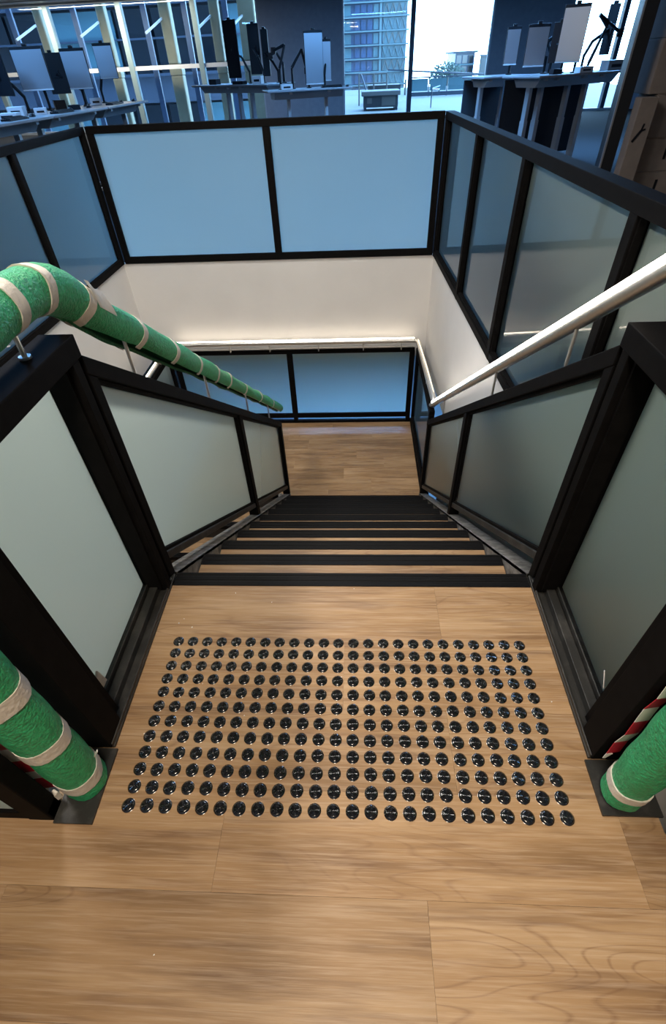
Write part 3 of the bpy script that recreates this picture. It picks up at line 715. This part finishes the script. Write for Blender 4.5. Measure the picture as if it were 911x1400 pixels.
def monitor(p, w, h, yaw, label, arm=None, back=False, tilt=.05, sm=None):
    """p = centre of the screen's lower edge; screen faces -y turned by yaw; arm = point where the arm stands on the desk"""
    r = thing('monitor', p, label, 'monitor', 'monitors on arms in the office', yaw)
    s = -1 if not back else 1
    MB().box(-w/2, w/2, -.012, .012, 0, h).build('casing', DARKP, r, local=True, bevel=.004)
    pn = MB().box(-w/2+.008, w/2-.008, s*.012, s*.0145, .022, h-.035)
    pn.build('screen', SCREEN, r, local=True, label='brushed silver panel')
    MB().box(-w/2+.004, w/2-.004, s*.012, s*.0155, .002, .020).build('chin', WPLAST, r, local=True, label='white lower bezel')
    MB().box(-.03, .03, -.02, .025, h, h+.03).build('webcam', DARKP, r, local=True, bevel=.006)
    MB().box(-.05, .05, -s*.012, -s*.03, h*.5-.05, h*.5+.05).build('mount_plate', DARKP, r, local=True)
    if arm:
        c, sn = math.cos(-yaw), math.sin(-yaw); dx, dy = arm[0]-p[0], arm[1]-p[1]; L_ = Vector((dx*c-dy*sn, dx*sn+dy*c, arm[2]-p[2]))
        e = Vector((L_.x*.6, L_.y*.7-s*.03, h*.5-.12))
        MB().rod((0, -s*.03, h*.5), e, .022).rod(e, (L_.x, L_.y, L_.z+.18), .022).rod((L_.x, L_.y, L_.z+.2), (L_.x, L_.y, L_.z), .02).lathe([(.05, 0), (.05, .012), (.02, .02)], L_, 14).build('arm', DARKP, r, local=True, smooth=40)
    return r
ZL = 1.05
desk((-4.12, 5.3), (-3.985, 6.92), ZL, .85, (.25, 1.35), 'left-hand office desk nearest to the balustrade crowded with docks')
desk((-3.98, 6.94), (-3.86, 8.52), ZL, .85, (.25, 1.3), 'left-hand office desk in the middle of its row')
desk((-3.855, 8.54), (-3.74, 10.15), ZL, .85, (.25, 1.4), 'left-hand office desk at the window end of its row')
monitor((-4.60, 8.0, 1.285), .44, .47, .12, 'silver lit monitor at the near end of the left desks', (-4.62, 8.2, ZL))
monitor((-4.30, 8.8, 1.265), .37, .47, .10, 'silver lit monitor second from the near end of the left desks', (-4.4, 9.0, ZL))
monitor((-4.20, 9.8, 1.365), .31, .44, .10, 'small silver monitor nearest the curtain wall on the left desks', (-4.45, 9.9, ZL))
monitor((-4.90, 7.6, 1.25), .42, .46, -.5, 'dark monitor cut by the left edge of the frame', (-4.75, 7.8, ZL), back=True)
mw_ = monitor((-4.88, 9.3, 1.21), .30, .50, .25, 'pale backed monitor seen from behind between the two silver ones', (-4.6, 9.5, ZL), back=True)
# middle desks
ZM1, ZM2, ZR = 1.165, 1.08, 1.18
desk((-3.62, 12.9), (-1.72, 11.3), ZM1, .8, (.75, 1.15, 1.55), 'raised desk left of the dark pier with two dark monitors')
desk((-1.62, 10.6), (-.05, 11.05), ZM2, .8, (.45, 1.2), 'lower desk in front of the dark pier with two silver monitors')
monitor((-2.50, 12.3, 1.26), .36, .86, -.62, 'tall dark monitor on the raised desk furthest to the left', (-2.2, 12.35, ZM1), back=True)
monitor((-2.07, 12.5, 1.30), .30, .76, -.6, 'dark monitor behind the tall one on the raised desk', (-1.9, 12.3, ZM1), back=True)
monitor((-1.78, 12.0, 1.27), .14, .68, -.2, 'narrow dark monitor seen edge-on beside the dark pier', (-1.55, 11.9, ZM1), back=True)
monitor((-.77, 11.15, 1.13), .36, .74, .35, 'bright silver monitor standing upright before the dark pier', (-.9, 11.35, ZM2))
monitor((-.57, 11.7, 1.16), .20, .60, .25, 'narrow silver monitor behind the bright upright one', (-.6, 11.6, ZM2))
def arm_only(p, pts, label):
    r = thing('monitor_stand', p, label, 'monitor stand', 'bare monitor stands')
    P0 = Vector(p); MB().lathe([(.055, 0), (.055, .012), (.022, .02)], P0, 14).build('base', DARKP, r, smooth=40)
    q = [P0]+[P0+Vector(k) for k in pts]
    for a, b in zip(q, q[1:]): MB().rod(a, b, .026, 10, .02).build('arm', DARKP, r, smooth=40)
    MB().box(q[-1].x-.045, q[-1].x+.045, q[-1].y-.01, q[-1].y+.01, q[-1].z-.045, q[-1].z+.045).build('mount_plate', DARKP, r)
    return r
arm_only((-1.42, 11.72, ZM1), ((0, 0, .28), (-.12, -.05, .46), (-.22, -.1, .40)), 'bare monitor arm leaning left on the raised desk')
arm_only((-1.2, 11.2, ZM2), ((0, 0, .3), (.2, .05, .55), (.28, .02, .25)), 'bare folded monitor arm left of the bright silver monitor')
arm_only((-1.42, 11.1, ZM2), ((0, 0, .3), (.12, .05, .62), (-.1, .1, .55)), 'bare monitor arm at the end of the lower desk')
# right desks
desk((2.10, 9.45), (2.95, 9.75), 1.165, .75, (.18, .62), 'small desk by the right-hand side of the far window', screen=True)
desk((2.66, 8.25), (4.32, 9.15), ZR, .8, (.22, .45, 1.0, 1.38), 'long raised desk with white front edge before the right-hand pier', screen=True)
monitor((2.565, 9.85, 1.285), .215, .46, -.1, 'small grey monitor at the left end of the right-hand desks', (2.62, 10.05, 1.165))
monitor((2.73, 9.0, 1.265), .31, .47, -.12, 'middle-sized grey monitor on the right-hand desks', (2.95, 9.15, ZR))
monitor((3.09, 8.55, 1.30), .34, .60, -.45, 'big monitor with pale reflections on the right-hand desks', (3.3, 8.8, ZR))
monitor((3.03, 8.95, 1.30), .20, .44, -.35, 'dark monitor tucked behind the big one', (3.2, 9.1, ZR), back=True)
monitor((3.90, 9.4, 1.36), .16, .56, -.9, 'thin dark monitor seen from the side against the right window', (3.55, 9.25, ZR), back=True)
arm_only((3.05, 9.2, ZR), ((0, 0, .2), (-.12, 0, .36), (.16, .05, .5)), 'bare pale monitor arm between the grey and the big monitor')
arm_only((3.60, 9.16, ZR), ((.02, 0, .1), (.17, .03, .5), (.02, 0, .62), (.42, .1, .42)), 'bare monitor arm at the right end of the raised desk')
# small things on the desks
def keyboard(p, rz, label):
    r = thing('keyboard', p, label, 'keyboard', 'keyboards', rz)
    MB().prism([(-.065, 0), (.065, 0), (.065, .022), (-.065, .012)], 0, -.2, .2).build('body', DARKP, r, local=True)
    k = MB()
    for i in range(4):
        for j in range(12): k.box(-.19+j*.032, -.163+j*.032, -.055+i*.028, -.031+i*.028, .012+i*.0045, .022+i*.0045)
    k.build('keys', DARKP, r, local=True)['kind'] = 'stuff'
def mouse(p, label):
    r = thing('mouse', p, label, 'mouse', 'computer mice')
    m_ = MB(); 
    m_.sweep([(p[0], p[1]-.055+.011*i, p[2]) for i in range(11)], lambda i, t: [(.034*math.sin(PI*min(1, .12+t*.8))**.5*math.cos(a), -max(0, .036*math.sin(PI*(.1+.82*t))*math.sin(a))) for a in [PI*j/10 for j in range(11)]])
    m_.build('shell', DARKP, r, smooth=60); MB().rod((p[0]-.004, p[1]-.03, p[2]+.033), (p[0]+.004, p[1]-.03, p[2]+.033), .008, 10).build('wheel', SILVER, r)
def dock(p, w, d, h, mtl, label, rz=0.):
    r = thing('desk_box', p, label, 'box', 'small boxes and docks on the desks', rz)
    MB().box(-w/2, w/2, -d/2, d/2, 0, h).build('body', mtl, r, local=True, bevel=.004); MB().box(-w*.3, w*.3, -d/2-.002, -d/2, h*.3, h*.6).build('front_slot', DARKP, r, local=True)
keyboard((-4.22, 6.4, ZL), 1.5, 'dark keyboard on the nearest left desk'); keyboard((-4.12, 7.5, ZL), 1.45, 'dark keyboard on the middle left desk'); keyboard((-4.0, 9.2, ZL), 1.5, 'dark keyboard on the window-end left desk')
for k, (x, y, nm) in enumerate(((-4.25, 6.9, 'dark mouse at the front of the nearest left desk'), (-4.2, 7.95, 'dark mouse below the near silver monitor'), (-4.15, 8.5, 'dark mouse between the two silver monitors'), (-4.05, 9.65, 'dark mouse below the small left monitor'), (-3.95, 10.0, 'dark mouse at the window end of the left desks'))): mouse((x, y, ZL), nm)
dock((-4.6, 7.2, ZL), .2, .16, .10, WPLAST, 'white box on the left desk under the dark monitor', .2); dock((-4.35, 7.35, ZL), .16, .12, .07, WPLAST, 'flat white dock near the near silver monitor', .4); dock((-4.45, 6.7, ZL), .25, .16, .06, WPLAST, 'low white box at the front of the left desks', .1)
dock((-4.55, 8.4, ZL), .16, .12, .11, DARKP, 'dark dock between the left monitors', .6); dock((-4.35, 9.3, ZL), .18, .12, .09, WPLAST, 'white dock on the window-end left desk', .4); dock((-4.2, 8.1, ZL), .14, .1, .06, DARKP, 'small dark dock in the middle of the left desks', 1.)
dock((-3.05, 12.75, ZM1), .22, .14, .09, DARKP, 'dark dock at the left end of the raised desk', -.6); dock((-2.4, 12.15, ZM1), .3, .14, .05, DARKP, 'flat dark dock under the tall dark monitor', -.6); dock((-1.95, 11.75, ZM1), .2, .14, .12, WPLAST, 'white box at the right end of the raised desk', -.3)
dock((-1.3, 10.95, ZM2), .22, .12, .08, WPLAST, 'white box on the lower desk by the folded arm', .3); keyboard((-.45, 11.15, ZM2), .2, 'dark keyboard right of the bright upright monitor'); mouse((-.15, 11.2, ZM2), 'dark mouse at the right end of the lower desk')
dock((2.98, 8.62, ZR), .16, .10, .06, DARKP, 'dark dock left of the big monitor', .4); dock((3.42, 8.72, ZR), .26, .12, .07, WPLAST, 'crumpled white pack under the big monitor', .5); dock((4.02, 9.25, ZR), .28, .2, .12, SILVER, 'grey dock at the right end of the raised desk', .3)

# cardboard boxes and the dark screen on the right
def carton(x0, x1, y0, y1, z0, z1, label, slot=True, rz=0.):
    r = thing('cardboard_box', ((x0+x1)/2, (y0+y1)/2, z0), label, 'box', 'cardboard boxes stacked behind the right balustrade', rz)
    w, d, h = (x1-x0)/2, (y1-y0)/2, z1-z0
    MB().box(-w, w, -d, d, 0, h).build('carton_body', CARD, r, local=True, bevel=.006)
    for sx2 in (-1, 1): MB().box(sx2*.002, sx2*(w-.004), -d, d, h, h+.004).build('flap', CARD, r, local=True)
    if slot: MB().box(-.012, .012, -d-.003, -d, h*.38, h*.75).build('hand_slot', DARKP, r, local=True, label='dark hand hole')
carton(2.73, 3.2, 4.6, 5.0, 0, .29, 'cardboard box at the very bottom of the right-hand stack'); carton(2.73, 3.2, 4.6, 5.0, .295, .54, 'cardboard box second from the floor in the right-hand stack')
carton(2.72, 3.2, 4.6, 5.0, .545, .80, 'cardboard box third from the floor in the right-hand stack'); carton(2.72, 3.2, 4.61, 5.0, .805, 1.115, 'cardboard box fourth from the floor in the right-hand stack')
carton(2.64, 3.2, 4.62, 5.0, 1.12, 1.48, 'topmost cardboard box of the right-hand stack', False); carton(2.66, 3.2, 4.62, 5.0, 1.485, 1.85, 'cardboard box cut by the top of the frame at the right', False)
t = thing('cardboard_box', (2.60, 4.48, 0), 'tall narrow cardboard carton with a black tear standing against the stack', 'box', 'cardboard boxes stacked behind the right balustrade')
MB().box(2.52, 2.675, 4.45, 4.58, 0, 1.11).build('carton_body', CARD, t, bevel=.006)
tear = MB().bar((2.545, 4.448, .80), (2.60, 4.448, .88), .02, .004, up=(0, 1, 0)).bar((2.60, 4.448, .88), (2.61, 4.448, .93), .014, .004, up=(0, 1, 0)).bar((2.60, 4.448, .88), (2.635, 4.448, .89), .014, .004, up=(0, 1, 0))
tear.build('tear_mark', DARKP, t, label='black torn mark')
t = thing('whiteboard_screen', (2.55, 4.8, 0), 'tall black free-standing screen seen nearly edge-on by the boxes', 'screen')
MB().hexa([(2.40, 4.62, .05), (2.50, 4.60, .05), (2.56, 4.9, .05), (2.46, 4.92, .05), (2.40, 4.62, 2.1), (2.50, 4.60, 2.1), (2.56, 4.9, 2.1), (2.46, 4.92, 2.1)]).build('panel', DARKP, t)
MB().box(2.385, 2.40, 4.615, 4.635, .05, 2.1).build('edge_trim', SILVER, t); MB().box(2.38, 2.58, 4.6, 4.95, 0, .05).build('foot', DARKP, t)

# ------------------------------------------------------------------ outside
struct(MB().box(-70, XL-.21, YB, YW+.3, -14, 26).build('wall_street_side_sky_block', WGREY), 'unseen office block mass added along the street to screen the sky')  # unseen mass added to keep sky reflections off the blue facade
struct(MB().box(XL, XRW, YB, YW+.3, ZC+.16, 26).build('wall_upper_storeys_sky_block', WGREY), 'unseen upper storeys added above the office to shade the facade')  # unseen mass added to cut the sky light on the facade opposite
struct(MB().box(-3.2, 14, YW+.4, 42, -.3, -.02).build('terrace_floor', TERR), 'white terrace outside the far window')
struct(MB().box(-150, 150, YW+.4, 260, -14.2, -14).build('ground', EXT_GREY))
for i, (cx_, w_) in enumerate(((-10.05, .30), (-8.0, .32), (-5.97, .40), (-4.42, .34), (-3.38, .62))):
    lb_ = ('cream column at the far left outside the curtain wall', 'cream column behind the left monitors', 'cream column with a haunch in the middle of the curtain wall', 'slim cream column left of the dark monitors', 'broad cream column beside the dark pier')[i]
    t = thing('column', (cx_, 20.4, -14), lb_, 'column', 'cream columns outside the curtain wall')
    h_ = w_/2
    MB().box(cx_-h_*.85, cx_+h_*.85, 20.4-h_, 20.4+h_, 1.56, 8).build('upper_shaft', CREAM, t, bevel=.05, seg=3)
    MB().prism([(cx_-h_*.85, 1.30), (cx_+h_*1.15, 1.30), (cx_+h_*1.2, 1.42), (cx_+h_*.85, 1.56), (cx_-h_*.85, 1.56)], 1, 20.4-h_, 20.4+h_).build('haunch', CREAM, t)
    MB().box(cx_-h_*.85, cx_+h_*1.15, 20.4-h_, 20.4+h_, -14, 1.30).build('lower_shaft', CREAM, t, bevel=.05, seg=3)
    MB().bar((cx_-.1, 20.2, 2.62), (cx_-.42, 19.3, 2.28), .05, .05).build('bracket_arm', WPLAST, t)
# facade across the street, seen through the curtain wall
t = thing('office_building', (-24, 34, -14), 'dark blue office building across the street behind the curtain wall', 'building')
MB().box(-60, -3.2, 34.6, 50, -14, 24).build('wall', FACADE, t)
pane_m = {}
for zi, z in enumerate((-6.4, -2.6, 1.2, 5.0, 8.8)):
    MB().box(-60, -3.2, 34.1, 34.6, z-1.1, z).build('spandrel_band', FAC_BAND, t)
    MB().box(-60, -3.2, 33.9, 34.6, z, z+.12).build('ledge', FAC_BAND, t)
    for xi in range(18):
        x = -38+xi*1.95
        if x > -5: break
        m_ = FAC_LIT if (xi*7+zi*3) % 5 in (0, 3) else FAC_WIN
        key = m_.name
        if key not in pane_m: pane_m[key] = MB().box(.06, 1.85, 0, .1, .12, 2.6).mesh('pane', m_)
        o = bpy.data.objects.new('window', pane_m[key]); C.objects.link(o); o.parent = t; o.location = (x+24, .35, z+14)
    if zi in (2, 3): MB().box(-60, -3.2, 34.2, 34.5, z+1.45, z+1.53).build('glazing_bar', FAC_BAND, t)
# glass tower
t = thing('glass_tower', (1.8, 70, -14), 'pale blue glass tower with floor slabs and white lattice panels beyond the far window', 'building')
MB().box(-1.6, 5.2, 70, 82, -14, 30).build('core', TOWER_B, t)
for k in range(-6, 12):
    z = -.6+k*1.05
    MB().box(-1.75, 5.4, 69.6, 70, z-.06, z+.06).build('floor_slab', TOWER_S, t)
    for j, x in enumerate((-1.5, -.2, .45, 1.1, 1.75)):
        MB().box(x, x+(.9 if j == 0 else .5), 69.85, 70, z+.12, z+.9).build('glazing_panel', (TOWER_C, TOWER_B, TOWER_B, TOWER_B, TOWER_C)[j], t)
    MB().box(2.35, 2.6, 69.7, 70, z+.06, z+.98).build('balcony_screen', TOWER_S, t)
    MB().box(2.7, 5.1, 69.8, 70, z+.08, z+.97).build('lattice_panel', TOWER_C, t)
    if 0 <= k < 7:
        lat = MB()
        for q in range(7):
            x = 2.75+q*.33; s2 = 1 if (q+k) % 2 else -1
            lat.bar((x, 69.75, z+.5-s2*.38), (x+.3, 69.75, z+.5+s2*.38), .06, .1+.05*((q*3+k) % 3), up=(0, 1, 0))
        lat.build('lattice', EXT_WHITE if k % 2 else TOWER_S, t)
# rooftop plant and pergola
t = thing('rooftop_plant_unit', (.95, 23.6, -.02), 'grey air handling unit with a flat lid on the terrace', 'plant unit')
MB().box(.28, 1.60, 23.2, 24.4, .08, .42).build('casing', EXT_GREY, t); MB().box(.20, 1.68, 23.1, 24.5, .42, .56).build('lid', TERR, t, bevel=.02)
MB().box(.98, 1.5, 23.18, 23.2, .12, .40).build('fan_panel', EXT_WHITE, t); MB().box(.42, .60, 23.18, 23.2, .2, .36).build('vent', EXT_WHITE, t)
for x in (.34, 1.54): MB().box(x-.05, x+.05, 23.2, 24.4, -.02, .08).build('skid', EXT_BLUE, t)
t = thing('scaffold', (.5, 26, -.02), 'open steel frame and ladder behind the plant unit', 'frame')
for x in (.12, .75, 1.3): MB().rod((x, 26.4, -.02), (x, 26.4, 1.0), .03).build('upright', EXT_WHITE, t)
for z in (.7, 1.0): MB().rod((.12, 26.4, z), (1.3, 26.4, z), .025).build('cross_tube', EXT_WHITE, t)
MB().rod((.2, 26.0, 1.0), (.55, 25.6, .2), .035).build('ladder_side', EXT_BLUE, t); MB().box(.5, 1.9, 26.6, 28, .3, .62).build('low_duct', EXT_GREY, t)
t = thing('pergola', (4, 34, 0), 'long slatted steel pergola roof across the terrace', 'pergola')
for k in range(10): MB().bar((1.6+k*.05, 33+k*.7, 1.02-.01*k), (8.0, 33.4+k*.7, .55), .12, .06).build('roof_slat', EXT_BLUE, t)
for x in (2.6, 4.4, 6.2, 7.9): MB().rod((x, 33.2, -.02), (x, 33.2, .62), .05).build('post', EXT_WHITE, t)
t = thing('terrace_railing', (5, 30.5, 0), 'glass and steel railing along the terrace edge', 'railing')
for x in (2.7, 3.6, 4.5, 5.4, 6.3, 7.2): MB().rod((x, 31, -.02), (x, 31, .72), .03).build('post', EXT_WHITE, t)
MB().box(2.6, 7.3, 30.97, 31.03, .68, .73).build('top_rail', EXT_BLUE, t); MB().box(2.6, 7.3, 30.97, 31.03, .0, .16).build('kick_rail', EXT_BLUE, t)
for x in (2.7, 3.6, 4.5, 5.4, 6.3): MB().box(x+.05, x+.85, 30.99, 31.0, .2, .66).build('glass_panel', TOWER_C, t)
t = thing('aerial_pole', (2.9, 23.5, 0), 'thin pole with a small white dish on the terrace', 'aerial')
MB().rod((2.9, 23.5, -.02), (2.9, 23.5, .62), .02).build('pole', EXT_BLUE, t); MB().lathe([(.02, 0), (.12, .03), (.15, .07)], (3.05, 23.5, .46), 12).build('dish', WPLAST, t); MB().rod((2.9, 23.5, .55), (3.2, 23.5, .62), .015).build('arm', WPLAST, t)
t = thing('glass_block', (8.9, 55, -14), 'small dark blue glazed building right of the tree', 'building')
MB().box(8.3, 9.9, 55, 60, -14, 1.55).build('wall', TOWER_B, t); MB().box(8.1, 10.1, 54.8, 60, 1.55, 1.68).build('roof', EXT_BLUE, t)
for z in (-.6, .1, .8): MB().box(8.25, 9.9, 54.9, 55, z, z+.1).build('floor_band', TOWER_S, t)
for z in (.18, .88): 
    for x in (8.4, 8.9, 9.4): MB().box(x, x+.4, 54.93, 55, z+.05, z+.55).build('window', FAC_WIN, t)
t = thing('white_house', (11, 50, -14), 'pale rendered building with a few windows beyond the terrace', 'building')
MB().box(10.2, 15, 50, 54, -14, 1.32).build('wall', EXT_WHITE, t); MB().box(10.15, 15, 49.9, 54, 1.32, 1.42).build('roof', TERR, t)
for x, z in ((10.5, .4), (10.5, -.7), (11.3, .4), (11.3, -.7)): MB().box(x, x+.45, 49.94, 50, z, z+.6).build('window', TOWER_B, t)
t = thing('leafy_tree', (7.2, 52, -14), 'pale leafy tree rising beside the glazed building', 'tree')
MB().rod((7.2, 52, -14), (7.2, 52, .2), .25).build('trunk', BARK, t)
lf = MB()
for i in range(900):
    a, b, c = RND.gauss(0, 1), RND.gauss(0, 1), RND.gauss(0, 1); n_ = max(.01, math.sqrt(a*a+b*b+c*c)); q = RND.random()**.4
    p = Vector((7.3+1.5*a/n_*q, 52+1.3*b/n_*q, .15+1.0*c/n_*q)); u_ = Vector((RND.gauss(0, 1), RND.gauss(0, 1), RND.gauss(0, 1))).normalized(); w_ = u_.orthogonal().normalized()
    s_ = RND.uniform(.08, .17); o0 = len(lf.v); lf.v += [tuple(p-u_*s_), tuple(p+w_*s_*.6), tuple(p+u_*s_), tuple(p-w_*s_*.6)]; lf.f.append([o0, o0+1, o0+2, o0+3]); lf.mi.append(0)
lf.build('foliage', LEAF, t)['kind'] = 'stuff'
